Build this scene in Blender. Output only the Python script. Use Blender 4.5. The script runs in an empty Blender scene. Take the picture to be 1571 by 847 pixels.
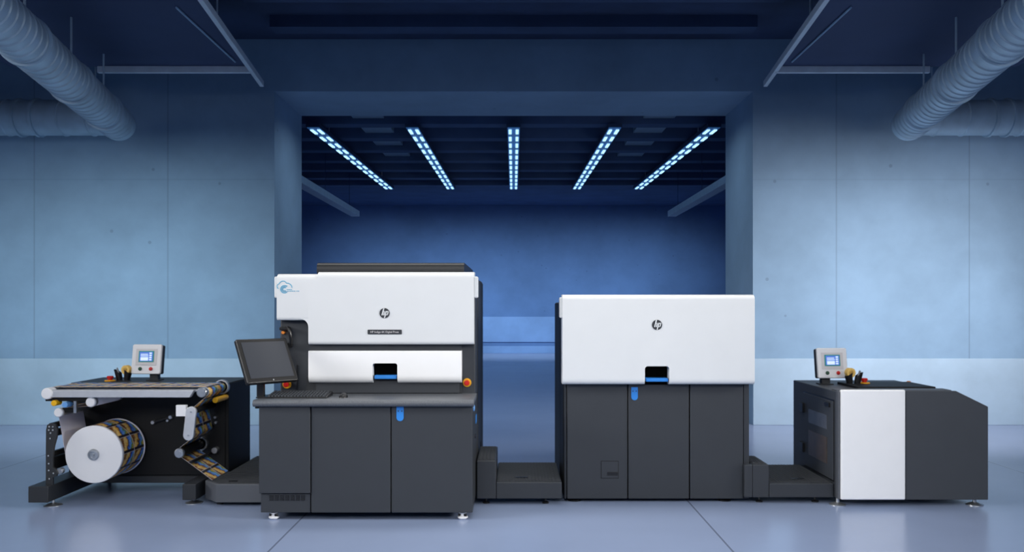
import bpy, math, random
from mathutils import Vector, Matrix
random.seed(7)
C = bpy.context.scene.collection
sc = bpy.context.scene
PI = math.pi
F = 1316.0            # focal length in pixels of the 1571 px wide frame
CAMZ = 1.75

# ------------------------------------------------------------------ camera, world, lights, exposure
cd = bpy.data.cameras.new('camera'); cam = bpy.data.objects.new('camera', cd); C.objects.link(cam)
cam.location = (0, 0, CAMZ); cam.rotation_euler = (PI/2, 0, 0)
cd.sensor_fit = 'HORIZONTAL'; cd.sensor_width = 36.0; cd.lens = 36.0*F/1571.0
cd.shift_x = -2.5/1571; cd.shift_y = 46.5/1571; cd.clip_end = 200
sc.camera = cam

w = bpy.data.worlds.new('world'); sc.world = w; w.use_nodes = True
w.node_tree.nodes['Background'].inputs[0].default_value = (0.12, 0.25, 0.55, 1)
w.node_tree.nodes['Background'].inputs[1].default_value = 0.50

def area(name, loc, target, sx, sy, power, col=(1,1,1), spread=180):
    l = bpy.data.lights.new(name, 'AREA'); l.shape = 'RECTANGLE'; l.size = sx; l.size_y = sy
    l.energy = power; l.color = col; l.spread = math.radians(spread)
    o = bpy.data.objects.new(name, l); C.objects.link(o); o.location = loc
    o.rotation_euler = (Vector(target)-Vector(loc)).to_track_quat('-Z', 'Y').to_euler()
    return o
def spot(name, loc, target, power, angle, blend=1.0, col=(1,1,1), radius=0.4):
    l = bpy.data.lights.new(name, 'SPOT'); l.energy = power; l.color = col
    l.spot_size = math.radians(angle); l.spot_blend = blend; l.shadow_soft_size = radius
    o = bpy.data.objects.new(name, l); C.objects.link(o); o.location = loc
    o.rotation_euler = (Vector(target)-Vector(loc)).to_track_quat('-Z', 'Y').to_euler()
    return o
# soft key bank over and in front of the machines
area('key_light', (0.3, -0.5, 3.9), (0.4, 7.5, -0.3), 17.0, 1.6, 114, (1.0, 0.965, 0.91), 72)
area('side_fill_left', (-8.6, 4.2, 3.9), (2.9, 8.1, 0.5), 4.5, 2.0, 46, (1.0, 0.97, 0.93), 42)  # added unseen fill for the finishing cabinet's side
area('side_fill_right', (8.6, 4.0, 3.9), (-3.9, 7.8, 0.5), 2.5, 1.2, 46, (1.0, 0.97, 0.93), 42)  # added unseen fill for the unwinder and its web
area('top_light', (0.2, 7.9, 4.6), (0.2, 7.9, 0), 5.6, 0.9, 45, (1.0, 0.98, 0.95), 115)
area('floor_fill', (0, 3.6, 5.3), (0, 5.6, 0), 15.0, 1.6, 95, (0.95, 0.98, 1.0), 90)  # added unseen fill to brighten the floor before the machines
# unseen wash lights added to brighten the back wall
area('wall_wash_left', (-5.7, 9.2, 3.3), (-5.7, 12.65, 1.0), 4.6, 0.3, 60, (0.88, 0.97, 0.97), 104)
area('wall_wash_right', (5.6, 9.2, 3.3), (5.4, 12.65, 1.25), 4.6, 0.3, 108, (1.0, 0.92, 0.88), 104)
# unseen fills added to brighten the jambs and the passage's far wall
area('opening_fill', (0, 13.4, 4.85), (0, 13.4, 0), 5.5, 0.8, 62, (0.75, 0.90, 1.0), 150)
area('passage_fill', (0, 26.5, 4.9), (0, 32, 0.3), 13.0, 0.6, 250, (0.72, 0.84, 0.92), 90)
sc.view_settings.view_transform = 'Standard'; sc.view_settings.look = 'None'
sc.view_settings.gamma = 1; sc.view_settings.use_curve_mapping = False
sc.view_settings.exposure = 0.0

# ------------------------------------------------------------------ helpers
def px(p, d): return (p-788.0)*d/F           # measured picture column -> metres at distance d
def pz(p, d): return CAMZ-(p-470.0)*d/F      # measured picture row -> height at distance d
def lin(c):
    return tuple((v/255/12.92 if v/255 <= 0.04045 else ((v/255+0.055)/1.055)**2.4) for v in c)

class NT:
    def __init__(s, m): s.t = m.node_tree; s.b = s.t.nodes['Principled BSDF']
    def n(s, typ, **kw):
        o = s.t.nodes.new(typ)
        for k, v in kw.items(): setattr(o, k, v)
        return o
    def l(s, a, b): s.t.links.new(a, b)
    def math(s, op, a, b=None, c=None):
        o = s.n('ShaderNodeMath', operation=op)
        for i, v in enumerate((a, b, c)):
            if v is None: continue
            if isinstance(v, (int, float)): o.inputs[i].default_value = v
            else: s.l(v, o.inputs[i])
        return o.outputs[0]
def mat(name, col, rough=0.5, metal=0.0, var=0.06, scale=6.0, bump=0.0, bscale=200, spec=0.5, coat=0.0):
    m = bpy.data.materials.new(name); m.use_nodes = True; t = NT(m)
    c = lin(col)
    t.b.inputs['Roughness'].default_value = rough; t.b.inputs['Metallic'].default_value = metal
    t.b.inputs['Specular IOR Level'].default_value = spec
    t.b.inputs['Coat Weight'].default_value = coat
    tc = t.n('ShaderNodeTexCoord'); no = t.n('ShaderNodeTexNoise'); no.inputs['Scale'].default_value = scale
    no.inputs['Detail'].default_value = 4
    t.l(tc.outputs['Object'], no.inputs['Vector'])
    r = t.n('ShaderNodeValToRGB'); r.color_ramp.elements[0].position = 0.3; r.color_ramp.elements[1].position = 0.7
    r.color_ramp.elements[0].color = tuple(v*(1-var) for v in c)+(1,)
    r.color_ramp.elements[1].color = tuple(min(1, v*(1+var)) for v in c)+(1,)
    t.l(no.outputs[0], r.inputs[0]); t.l(r.outputs[0], t.b.inputs['Base Color'])
    if bump:
        n2 = t.n('ShaderNodeTexNoise'); n2.inputs['Scale'].default_value = bscale
        t.l(tc.outputs['Object'], n2.inputs['Vector'])
        bp = t.n('ShaderNodeBump'); bp.inputs['Strength'].default_value = bump; bp.inputs['Distance'].default_value = 0.004
        t.l(n2.outputs[0], bp.inputs['Height']); t.l(bp.outputs[0], t.b.inputs['Normal'])
    return m
def emit(name, col, strength):
    m = mat(name, col, 0.4, var=0.02); t = NT(m)
    t.b.inputs['Emission Color'].default_value = lin(col)+(1,); t.b.inputs['Emission Strength'].default_value = strength
    return m

class MB:
    def __init__(s): s.v = []; s.f = []; s.mi = []; s.uv = {}
    def add(s, vs, fs, m=0):
        o = len(s.v); s.v += [tuple(v) for v in vs]
        for f in fs: s.f.append([i+o for i in f]); s.mi.append(m)
        return s
    def box(s, x0, x1, y0, y1, z0, z1, m=0, M=None):
        vs = [Vector((x, y, z)) for z in (z0, z1) for y in (y0, y1) for x in (x0, x1)]
        if M is not None: vs = [M @ v for v in vs]
        return s.add(vs, [(0,2,3,1), (4,5,7,6), (0,1,5,4), (2,6,7,3), (0,4,6,2), (1,3,7,5)], m)
    def prism(s, pts, a0, a1, axis='y', m=0, M=None):
        # pts: outline (x,z) for axis y, (y,z) for axis x, (x,y) for axis z
        area2 = sum(pts[i][0]*pts[(i+1) % len(pts)][1]-pts[(i+1) % len(pts)][0]*pts[i][1] for i in range(len(pts)))
        if area2 < 0: pts = pts[::-1]
        n = len(pts)
        def mk(p, a):
            return Vector((p[0], a, p[1])) if axis == 'y' else Vector((a, p[0], p[1])) if axis == 'x' else Vector((p[0], p[1], a))
        vs = [mk(p, a0) for p in pts]+[mk(p, a1) for p in pts]
        if M is not None: vs = [M @ v for v in vs]
        A = list(range(n)); B = list(range(n, 2*n)); fs = []
        if axis == 'y': fs.append(A); fs.append(B[::-1]); side = [(i, n+i, n+(i+1) % n, (i+1) % n) for i in range(n)]
        else: fs.append(A[::-1]); fs.append(B); side = [(i, (i+1) % n, n+(i+1) % n, n+i) for i in range(n)]
        return s.add(vs, fs+side, m)
    def lathe(s, c, prof, axis='y', seg=28, m=0, M=None):
        # prof: list of (radius, offset along axis)
        c = Vector(c); ax = {'x': Vector((1,0,0)), 'y': Vector((0,1,0)), 'z': Vector((0,0,1))}[axis] if isinstance(axis, str) else Vector(axis).normalized()
        u = ax.orthogonal().normalized(); w_ = ax.cross(u)
        vs = []; fs = []
        for r, o in prof:
            for k in range(seg):
                a = 2*PI*k/seg
                p = c+ax*o+(u*math.cos(a)+w_*math.sin(a))*max(r, 1e-5)
                vs.append(M @ p if M is not None else p)
        for i in range(len(prof)-1):
            for k in range(seg):
                a = i*seg+k; b = i*seg+(k+1) % seg
                fs.append((a, b, b+seg, a+seg))
        fs.append(tuple(range(seg))[::-1]); fs.append(tuple(range((len(prof)-1)*seg, len(prof)*seg)))
        return s.add(vs, fs, m)
    def cyl(s, c, r, a0, a1, axis='y', seg=24, m=0, M=None):
        b = min(r*0.15, abs(a1-a0)*0.2)
        return s.lathe(c, [(r-b, a0), (r, a0+b), (r, a1-b), (r-b, a1)], axis, seg, m, M)
    def tube(s, pts, r, seg=8, m=0):
        pts = [Vector(p) for p in pts]; vs = []; fs = []
        up = None
        for i, p in enumerate(pts):
            d = (pts[min(i+1, len(pts)-1)]-pts[max(i-1, 0)]).normalized()
            u = d.orthogonal().normalized() if up is None else (up-d*up.dot(d)).normalized()
            up = u; w_ = d.cross(u)
            vs += [p+(u*math.cos(2*PI*k/seg)+w_*math.sin(2*PI*k/seg))*r for k in range(seg)]
        for i in range(len(pts)-1):
            for k in range(seg):
                a = i*seg+k; b = i*seg+(k+1) % seg
                fs.append((a, b, b+seg, a+seg))
        fs.append(tuple(range(seg))[::-1]); fs.append(tuple(range((len(pts)-1)*seg, len(pts)*seg)))
        return s.add(vs, fs, m)
    def build(s, name, mats, parent=None, bevel=0, seg=3, angle=32, origin=None):
        if not isinstance(mats, (list, tuple)): mats = [mats]
        off = Vector((0,0,0)); p = parent
        while p is not None: off += p.location; p = p.parent
        org = Vector(origin)-off if origin is not None else Vector((0,0,0))
        me = bpy.data.meshes.new(name)
        me.from_pydata([tuple(Vector(v)-off-org) for v in s.v], [], s.f)
        for m in mats: me.materials.append(m)
        for p_, i in zip(me.polygons, s.mi): p_.material_index = i; p_.use_smooth = True
        if s.uv:
            ul = me.uv_layers.new(name='UVMap')
            for fi, p_ in enumerate(me.polygons):
                if fi in s.uv:
                    for li, uvc in zip(p_.loop_indices, s.uv[fi]): ul.data[li].uv = uvc
        me.update()
        try: me.set_sharp_from_angle(angle=math.radians(angle))
        except Exception: pass
        o = bpy.data.objects.new(name, me); C.objects.link(o); o.location = org
        if parent is not None: o.parent = parent
        if bevel:
            b = o.modifiers.new('bevel', 'BEVEL'); b.width = bevel; b.segments = seg; b.limit_method = 'ANGLE'
            b.angle_limit = math.radians(40); b.harden_normals = True; b.use_clamp_overlap = True
        return o
def tag(o, label, cat, group=None):
    o['label'] = label; o['category'] = cat
    if group: o['group'] = group
    return o
def thing(name, label, cat, loc, group=None):
    o = bpy.data.objects.new(name, None); C.objects.link(o); o.location = loc; o.empty_display_size = 0.1
    return tag(o, label, cat, group)
def struct(o): o['kind'] = 'structure'; return o
def rounded(pts, radii, n=6):
    out = []; N = len(pts)
    for i, p in enumerate(pts):
        r = radii[i] if isinstance(radii, (list, tuple)) else radii
        p = Vector(p); a = (Vector(pts[i-1])-p); b = (Vector(pts[(i+1) % N])-p)
        if r <= 0: out.append(tuple(p)); continue
        la, lb = a.length, b.length; a.normalize(); b.normalize()
        th = a.angle(b); t = min(r/math.tan(th/2), la*0.49, lb*0.49); rr = t*math.tan(th/2)
        c = p+(a+b).normalized()*(rr/math.sin(th/2))
        s0 = p+a*t-c; s1 = p+b*t-c
        a0 = math.atan2(s0.y, s0.x); a1 = math.atan2(s1.y, s1.x); d = a1-a0
        while d > PI: d -= 2*PI
        while d < -PI: d += 2*PI
        for k in range(n+1):
            q = a0+d*k/n; out.append((c.x+rr*math.cos(q), c.y+rr*math.sin(q)))
    return out
def rect(x0, x1, z0, z1): return [(x0, z0), (x1, z0), (x1, z1), (x0, z1)]
def text(name, s, size, loc, m, parent, width=None):
    cu = bpy.data.curves.new('t', 'FONT'); cu.body = s; cu.size = size; cu.align_x = 'CENTER'; cu.align_y = 'CENTER'
    cu.extrude = 0.0006; cu.resolution_u = 3
    o = bpy.data.objects.new('t', cu); C.objects.link(o)
    bpy.context.view_layer.update()
    me0 = bpy.data.meshes.new_from_object(o.evaluated_get(bpy.context.evaluated_depsgraph_get()))
    vs = [v.co.copy() for v in me0.vertices]; fs = [list(p.vertices) for p in me0.polygons]
    bpy.data.objects.remove(o); bpy.data.curves.remove(cu)
    k = 1.0
    if width: k = width/max(1e-6, max(v.x for v in vs)-min(v.x for v in vs))
    mb = MB(); mb.add([(loc[0]+v.x*k, loc[1]-v.z, loc[2]+v.y) for v in vs], fs)
    bpy.data.meshes.remove(me0)
    return mb.build(name, m, parent)

# ------------------------------------------------------------------ materials
def concrete(name, col, joints_x=None, joint_z=None, dark=0.55):
    m = mat(name, col, 0.75, var=0.0, spec=0.25); t = NT(m)
    tc = t.n('ShaderNodeTexCoord'); sx = t.n('ShaderNodeSeparateXYZ'); t.l(tc.outputs['Object'], sx.inputs[0])
    n1 = t.n('ShaderNodeTexNoise'); n1.inputs['Scale'].default_value = 0.55; n1.inputs['Detail'].default_value = 8; n1.inputs['Roughness'].default_value = 0.62
    t.l(tc.outputs['Object'], n1.inputs['Vector'])
    mp = t.n('ShaderNodeMapping'); mp.inputs['Scale'].default_value = (2.4, 2.4, 3.4); t.l(tc.outputs['Object'], mp.inputs[0])
    n2 = t.n('ShaderNodeTexNoise'); n2.inputs['Scale'].default_value = 1.1; n2.inputs['Detail'].default_value = 6
    t.l(mp.outputs[0], n2.inputs['Vector'])
    v = t.n('ShaderNodeTexVoronoi'); v.inputs['Scale'].default_value = 1.9; t.l(tc.outputs['Object'], v.inputs['Vector'])
    pit = t.math('LESS_THAN', v.outputs['Distance'], 0.05)
    f = t.math('ADD', t.math('MULTIPLY', n1.outputs[0], 0.85), t.math('MULTIPLY', n2.outputs[0], 0.15))
    r = t.n('ShaderNodeValToRGB'); c = lin(col)
    r.color_ramp.elements[0].position = 0.33; r.color_ramp.elements[1].position = 0.66
    r.color_ramp.elements[0].color = tuple(x*0.84 for x in c)+(1,); r.color_ramp.elements[1].color = tuple(min(1, x*1.12) for x in c)+(1,)
    t.l(f, r.inputs[0])
    mask = t.math('MULTIPLY', pit, 0.35)
    for jx in (joints_x or []):
        j = t.math('COMPARE', sx.outputs[0], jx, 0.009); mask = t.math('MAXIMUM', mask, t.math('MULTIPLY', j, 0.32))
    if joint_z:
        j = t.math('COMPARE', sx.outputs[2], joint_z, 0.008); mask = t.math('MAXIMUM', mask, t.math('MULTIPLY', j, 0.14))
    mx = t.n('ShaderNodeMixRGB'); mx.inputs[2].default_value = tuple(x*0.3 for x in c)+(1,)
    t.l(mask, mx.inputs[0]); t.l(r.outputs[0], mx.inputs[1]); t.l(mx.outputs[0], t.b.inputs['Base Color'])
    bp = t.n('ShaderNodeBump'); bp.inputs['Strength'].default_value = 0.15; bp.inputs['Distance'].default_value = 0.01
    t.l(f, bp.inputs['Height']); t.l(bp.outputs[0], t.b.inputs['Normal'])
    return m
M_wall = concrete('blue_grey_concrete', (128, 159, 188), [-7.07, -5.10, 4.76, 6.72], 3.62)
M_jamb = concrete('lifted_jamb_concrete', (138, 166, 192))  # paler than the wall concrete, making up for the dimmed opening lamp
M_plinth = concrete('pale_plinth_concrete', (160, 186, 208))
M_pass = concrete('passage_wall_paint', (92, 128, 182))
M_passband = concrete('passage_band_paint', (122, 160, 214))
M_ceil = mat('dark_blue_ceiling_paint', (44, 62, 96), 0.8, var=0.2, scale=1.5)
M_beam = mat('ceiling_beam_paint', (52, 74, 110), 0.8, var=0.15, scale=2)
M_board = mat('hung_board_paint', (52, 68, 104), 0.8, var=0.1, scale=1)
M_cpanel = mat('ceiling_panel_paint', (150, 180, 205), 0.7)
M_ceil2 = mat('lifted_ceiling_paint', (62, 88, 130), 0.8, var=0.15, scale=1.5)  # ceiling paint made paler, standing in for light that doesn't reach here
M_beam2 = mat('lifted_beam_paint', (76, 104, 146), 0.8, var=0.1, scale=2)  # beam paint made paler in place of missing passage light
M_rail = mat('pale_steel_rail', (206, 220, 232), 0.45)
M_duct = mat('galvanised_duct', (172, 196, 212), 0.40, 0.25, var=0.15, scale=3)
def floor_mat():
    m = mat('polished_concrete_floor', (126, 142, 178), 0.3, var=0.0, spec=0.5); t = NT(m)
    tc = t.n('ShaderNodeTexCoord'); sx = t.n('ShaderNodeSeparateXYZ'); t.l(tc.outputs['Object'], sx.inputs[0])
    n1 = t.n('ShaderNodeTexNoise'); n1.inputs['Scale'].default_value = 0.7; n1.inputs['Detail'].default_value = 7; t.l(tc.outputs['Object'], n1.inputs['Vector'])
    r = t.n('ShaderNodeValToRGB'); c = lin((144, 160, 192))
    r.color_ramp.elements[0].position = 0.3; r.color_ramp.elements[1].position = 0.7
    r.color_ramp.elements[0].color = tuple(x*0.94 for x in c)+(1,); r.color_ramp.elements[1].color = tuple(x*1.05 for x in c)+(1,)
    t.l(n1.outputs[0], r.inputs[0])
    mask = None
    for jx in (-5.52, -1.75, 1.565, 5.35):
        j = t.math('COMPARE', sx.outputs[0], jx, 0.008); mask = j if mask is None else t.math('MAXIMUM', mask, j)
    mx = t.n('ShaderNodeMixRGB'); mx.inputs[2].default_value = tuple(x*0.35 for x in c)+(1,)
    t.l(t.math('MULTIPLY', mask, 0.75), mx.inputs[0]); t.l(r.outputs[0], mx.inputs[1]); t.l(mx.outputs[0], t.b.inputs['Base Color'])
    rr = t.math('MULTIPLY_ADD', n1.outputs[0], 0.05, 0.22); t.l(rr, t.b.inputs['Roughness'])
    return m
M_floor = floor_mat()
M_white = mat('white_enamel', (221, 224, 226), 0.35, var=0.01)
M_white2 = mat('lifted_white_enamel', (243, 244, 245), 0.35, var=0.01)  # white enamel made brighter to offset shade on flap and cabinet panel
M_char3 = mat('lifted_charcoal_enamel', (60, 64, 70), 0.5, var=0.03, bump=0.05)  # charcoal made lighter to offset weak light on the finishing cabinet
M_char = mat('charcoal_enamel', (46, 50, 56), 0.5, var=0.03, bump=0.05)
M_char2 = mat('dark_charcoal_enamel', (40, 43, 47), 0.5, var=0.04)
M_step = mat('grey_step_enamel', (84, 88, 95), 0.5, var=0.03)
M_tread = mat('ribbed_tread_rubber', (52, 55, 60), 0.75, var=0.15, scale=40, bump=0.4, bscale=120)
M_black = mat('black_enamel', (15, 16, 18), 0.55, var=0.05, spec=0.3)
M_cover = mat('black_cover_enamel', (27, 29, 32), 0.4, var=0.03)
M_recess = mat('recess_shade_black', (5, 5, 6), 0.95, spec=0.05)  # near-black puts the shade of a deeper recess into the colour
M_blackgloss = mat('black_plastic', (16, 16, 18), 0.35)
M_counter = mat('speckled_counter', (88, 92, 98), 0.45, var=0.35, scale=160)
M_steel = mat('brushed_steel', (190, 194, 198), 0.35, 0.9, var=0.08, scale=30)
M_alu = mat('aluminium', (214, 217, 221), 0.38, 0.55, var=0.04, scale=20)
M_wplastic = mat('white_plastic', (232, 233, 236), 0.45, var=0.01)
M_gplastic = mat('pale_grey_plastic', (212, 210, 212), 0.5, var=0.02)
M_yellow = mat('yellow_plastic', (238, 180, 20), 0.4)
M_estop = mat('yellow_ring_plastic', (232, 166, 30), 0.45)
M_orange = mat('orange_plastic', (222, 130, 40), 0.45)
M_red = mat('red_plastic', (200, 30, 24), 0.35)
M_green = mat('dark_green_plastic', (14, 70, 48), 0.4)
M_blue = mat('bright_blue_plastic', (44, 130, 214), 0.4, var=0.05)
M_paleblue = mat('pale_blue_plastic', (104, 160, 222), 0.4)
M_logo = mat('emblem_charcoal', (48, 51, 56), 0.4)
M_cyan = mat('cyan_print', (70, 170, 208), 0.5)
M_tape = mat('cream_tape', (240, 200, 110), 0.5)
M_screen_off = mat('dark_display_glass', (54, 58, 66), 0.28, var=0.02)
M_lcd = emit('lit_display_blue', (70, 110, 190), 0.6)
M_lcd2 = emit('lit_display_pale', (196, 214, 246), 0.7)
M_teal = mat('teal_frame', (24, 150, 148), 0.4)
M_led = emit('led_glow', (165, 218, 255), 1.7)
M_ledbase = emit('lamp_diffuser', (60, 120, 190), 0.22)
M_amber = mat('amber_window', (74, 62, 50), 0.3, var=0.3, scale=9)
M_window = mat('smoked_window', (78, 82, 90), 0.25, var=0.2, scale=8)
M_paper = mat('plain_paper', (240, 238, 248), 0.7, var=0.02)
def print_mat():
    m = mat('printed_labels', (200, 150, 60), 0.45); t = NT(m)
    tc = t.n('ShaderNodeTexCoord'); sx = t.n('ShaderNodeSeparateXYZ'); t.l(tc.outputs['UV'], sx.inputs[0])
    u, v = sx.outputs[0], sx.outputs[1]
    fu = t.math('FRACT', u); fv = t.math('FRACT', v)
    no = t.n('ShaderNodeTexNoise'); no.inputs['Scale'].default_value = 5; no.inputs['Detail'].default_value = 5; t.l(tc.outputs['UV'], no.inputs['Vector'])
    k = t.math('ADD', t.math('ADD', t.math('MULTIPLY', fu, 0.8), t.math('MULTIPLY', fv, -0.35)), t.math('MULTIPLY', no.outputs[0], 0.5))
    k = t.math('FRACT', t.math('ADD', k, 0.22))
    r = t.n('ShaderNodeValToRGB'); e = r.color_ramp.elements
    stops = [(0.0, (110, 140, 50)), (0.12, (226, 186, 70)), (0.26, (70, 38, 20)), (0.36, (150, 84, 30)), (0.48, (244, 214, 140)),
             (0.62, (236, 176, 60)), (0.70, (70, 44, 40)), (0.78, (50, 104, 214)), (0.90, (120, 176, 236)), (1.0, (84, 130, 56))]
    e[0].position = 0; e[0].color = lin(stops[0][1])+(1,); e[1].position = 1; e[1].color = lin(stops[-1][1])+(1,)
    for p, c in stops[1:-1]: q = e.new(p); q.color = lin(c)+(1,)
    t.l(k, r.inputs[0])
    band = t.math('LESS_THAN', fv, 0.16)                 # dark caption band of each label
    m1 = t.n('ShaderNodeMixRGB'); m1.inputs[2].default_value = lin((34, 28, 40))+(1,); t.l(band, m1.inputs[0]); t.l(r.outputs[0], m1.inputs[1])
    gap = t.math('MAXIMUM', t.math('LESS_THAN', fu, 0.03), t.math('GREATER_THAN', fu, 0.97))
    edge = t.math('MAXIMUM', t.math('LESS_THAN', u, 0.02), t.math('GREATER_THAN', u, 1.94))
    gap = t.math('MAXIMUM', gap, t.math('GREATER_THAN', fv, 0.97)); gap = t.math('MAXIMUM', gap, edge)
    m2 = t.n('ShaderNodeMixRGB'); m2.inputs[2].default_value = lin((206, 200, 206))+(1,); t.l(gap, m2.inputs[0]); t.l(m1.outputs[0], m2.inputs[1])
    t.l(m2.outputs[0], t.b.inputs['Base Color'])
    return m
M_print = print_mat()

# ------------------------------------------------------------------ the setting
DW, DB = 12.65, 14.28
CE = 5.69                                    # ceiling height of the front hall
XO = 3.528                                   # half width of the opening
ZL = 4.92                                    # underside of the lintel
SW = 9.6
PF, PCE, PWX = 32.0, 5.50, 9.2               # passage: far wall, ceiling, half width
struct(MB().box(-SW, SW, -3, 33.0, -0.2, 0).build('floor', M_floor))
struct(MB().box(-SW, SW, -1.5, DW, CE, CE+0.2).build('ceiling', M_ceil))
def wall_piece(name, x0, x1, z0, z1):
    mb = MB(); mb.box(x0, x1, DW, DB, z0, z1)
    for i in range(len(mb.f)):
        if i != 2: mb.mi[i] = 1
    return struct(mb.build(name, [M_wall, M_jamb]))
wall_piece('wall_back_left', -SW, -XO, 0, CE)
wall_piece('wall_back_right', XO, SW, 0, CE)
wall_piece('wall_back_lintel', -XO, XO, ZL, CE)
struct(MB().box(-SW-0.2, -SW, -1.5, DB, 0, CE).build('wall_left', M_wall))
struct(MB().box(SW, SW+0.2, -1.5, DB, 0, CE).build('wall_right', M_wall))
struct(MB().box(-SW, -XO, DW-0.02, DW, 0, 0.98).build('baseboard_left', M_plinth, bevel=0.006))
struct(MB().box(XO, SW, DW-0.02, DW, 0, 0.98).build('baseboard_right', M_plinth, bevel=0.006))
# passage behind the opening
struct(MB().box(-PWX, PWX, PF, PF+0.2, 0, PCE).build('wall_passage_end', M_pass))
struct(MB().box(-PWX-0.2, -PWX, DB, PF+0.2, 0, PCE).build('wall_passage_left', M_pass))
struct(MB().box(PWX, PWX+0.2, DB, PF+0.2, 0, PCE).build('wall_passage_right', M_pass))
struct(MB().box(-PWX, PWX, DB, PF+0.2, PCE, PCE+0.2).build('ceiling_passage', M_ceil2))
struct(MB().box(-PWX, PWX, PF-0.04, PF, 0.42, 1.36).build('trim_1', M_passband))
struct(MB().box(-PWX, PWX, PF-0.06, PF, 0.0, 0.27).build('baseboard_passage', M_passband, bevel=0.01))
for i, d in enumerate((15.2, 16.6, 18.0, 19.4, 20.8, 22.2, 23.6, 25.0)):
    struct(MB().box(-PWX, PWX, d, d+0.35, PCE-0.22, PCE).build('trim_%d' % (i+2), M_beam2))
for sgn, nm in ((-1, 'left'), (1, 'right')):
    for i, d in enumerate((15.65, 17.05, 18.45, 19.85)):
        struct(MB().box(min(sgn*2.5, sgn*3.1), max(sgn*2.5, sgn*3.1), d+0.05, d+0.9, PCE-0.12, PCE-0.02).build('ceiling_panel_%s_%d' % (nm, i+1), M_cpanel))
# beams under the hall ceiling
for i, (d, dz, x0, x1) in enumerate(((11.6, 0.16, -3.3, 3.3), (10.2, 0.22, -3.3, 3.3), (8.8, 0.2, -3.3, 3.3), (7.4, 0.2, -3.3, 3.3))):
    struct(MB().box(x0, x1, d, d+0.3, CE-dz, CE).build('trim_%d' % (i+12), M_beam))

# hung ceiling boards with pale rails
def hung(sgn, side):
    t = thing('ceiling_baffle', 'dark hung ceiling board edged with pale rails on the %s of the hall' % side, 'ceiling panel', (sgn*4.4, 8.5, 4.85), 'hung ceiling boards')
    z = 4.85
    def dx(d): return sgn*(3.153+(d-8.68)*0.1105)
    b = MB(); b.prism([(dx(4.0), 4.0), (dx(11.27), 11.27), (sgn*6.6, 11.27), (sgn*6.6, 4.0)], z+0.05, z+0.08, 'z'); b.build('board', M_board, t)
    r = MB(); a = 0.028
    r.prism([(dx(4.0)-a, 4.0), (dx(4.0)+a, 4.0), (dx(12.0)+a, 12.0), (dx(12.0)-a, 12.0)], z-0.03, z+0.05, 'z'); r.build('side_rail', M_rail, t, 0.005)
    r = MB(); r.box(min(dx(11.27), sgn*5.46), max(dx(11.27), sgn*5.46), 11.24, 11.30, z-0.035, z+0.05); r.build('end_rail', M_rail, t, 0.005)
    r = MB(); r.tube([(dx(9)+sgn*0.35, 9.0, z+0.035), (dx(11)+sgn*0.16, 11.0, z+0.035)], 0.012); r.build('inner_rod', M_cpanel, t)
    for (x, d) in ((dx(5.5)+sgn*0.3, 5.5), (dx(10.6)+sgn*0.3, 10.6), (sgn*6.2, 5.5), (sgn*6.2, 10.6)):
        r = MB(); r.cyl((x, d, 0), 0.012, z+0.08, CE, 'z', 8); r.build('hanger_rod', M_rail, t)
hung(-1, 'left'); hung(1, 'right')

# spiral ducts
def ribbed(p0, p1, r, step, ridge, mb):
    p0 = Vector(p0); p1 = Vector(p1); L = (p1-p0).length; ax = (p1-p0).normalized()
    prof = [(r*0.9, 0), (r, 0.01)]; s = step*0.5
    while s < L-0.08:
        prof += [(r, s-0.018), (r+ridge, s-0.006), (r+ridge, s+0.006), (r, s+0.018)]; s += step
    prof += [(r, L-0.03), (r*0.9, L)]
    mb.lathe(p0, prof, ax, 36)
def ducts(sgn, side):
    a = Vector((sgn*3.54, 3.5, 4.218)); b = Vector((sgn*5.29, 11.5, 4.18)); ax = (b-a).normalized()
    t = thing('ventilation_duct', 'ribbed round metal duct running forward under the ceiling on the %s' % side, 'duct', (b.x, b.y, 4.218), 'ribbed ceiling ducts')
    mb = MB(); ribbed(a, b, 0.218, 0.155, 0.011, mb); mb.build('duct_tube', M_duct, t)
    L = (b-a).length
    for k, f in enumerate((0.36, 0.55, 0.73, 0.90)):
        q = a+(b-a)*f
        m1 = MB(); m1.lathe(q, [(0.220, -0.03), (0.243, -0.025), (0.243, 0.025), (0.220, 0.03)], ax, 36); m1.build('clamp_ring', M_duct, t)
        m1 = MB(); m1.cyl((q.x, q.y, 0), 0.012, q.z+0.24, 4.90, 'z', 8); m1.lathe((q.x, q.y, q.z+0.26), [(0.02, -0.03), (0.03, 0), (0.02, 0.03)], 'z', 10); m1.build('hanger_rod', M_duct, t)
    t2 = thing('wall_duct', 'smooth round metal duct along the back wall, behind the %s ribbed duct' % side, 'duct', (sgn*6.5, 12.2, 4.43), 'round wall ducts')
    mb = MB(); ribbed((sgn*5.78, 12.2, 4.43), (sgn*9.5, 12.2, 4.43), 0.25, 0.40, 0.012, mb); mb.build('duct_tube', M_duct, t2)
    for x in (sgn*6.75, sgn*7.0):
        m1 = MB(); m1.lathe((x, 12.2, 4.43), [(0.252, -0.02), (0.275, -0.015), (0.275, 0.015), (0.252, 0.02)], 'x', 36); m1.build('joint_band', M_duct, t2)
    for x in (sgn*5.95, sgn*7.6):
        m1 = MB(); m1.cyl((x, 12.2, 0), 0.012, 4.67, CE, 'z', 8); m1.build('hanger_rod', M_duct, t2)
ducts(-1, 'left'); ducts(1, 'right')

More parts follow.
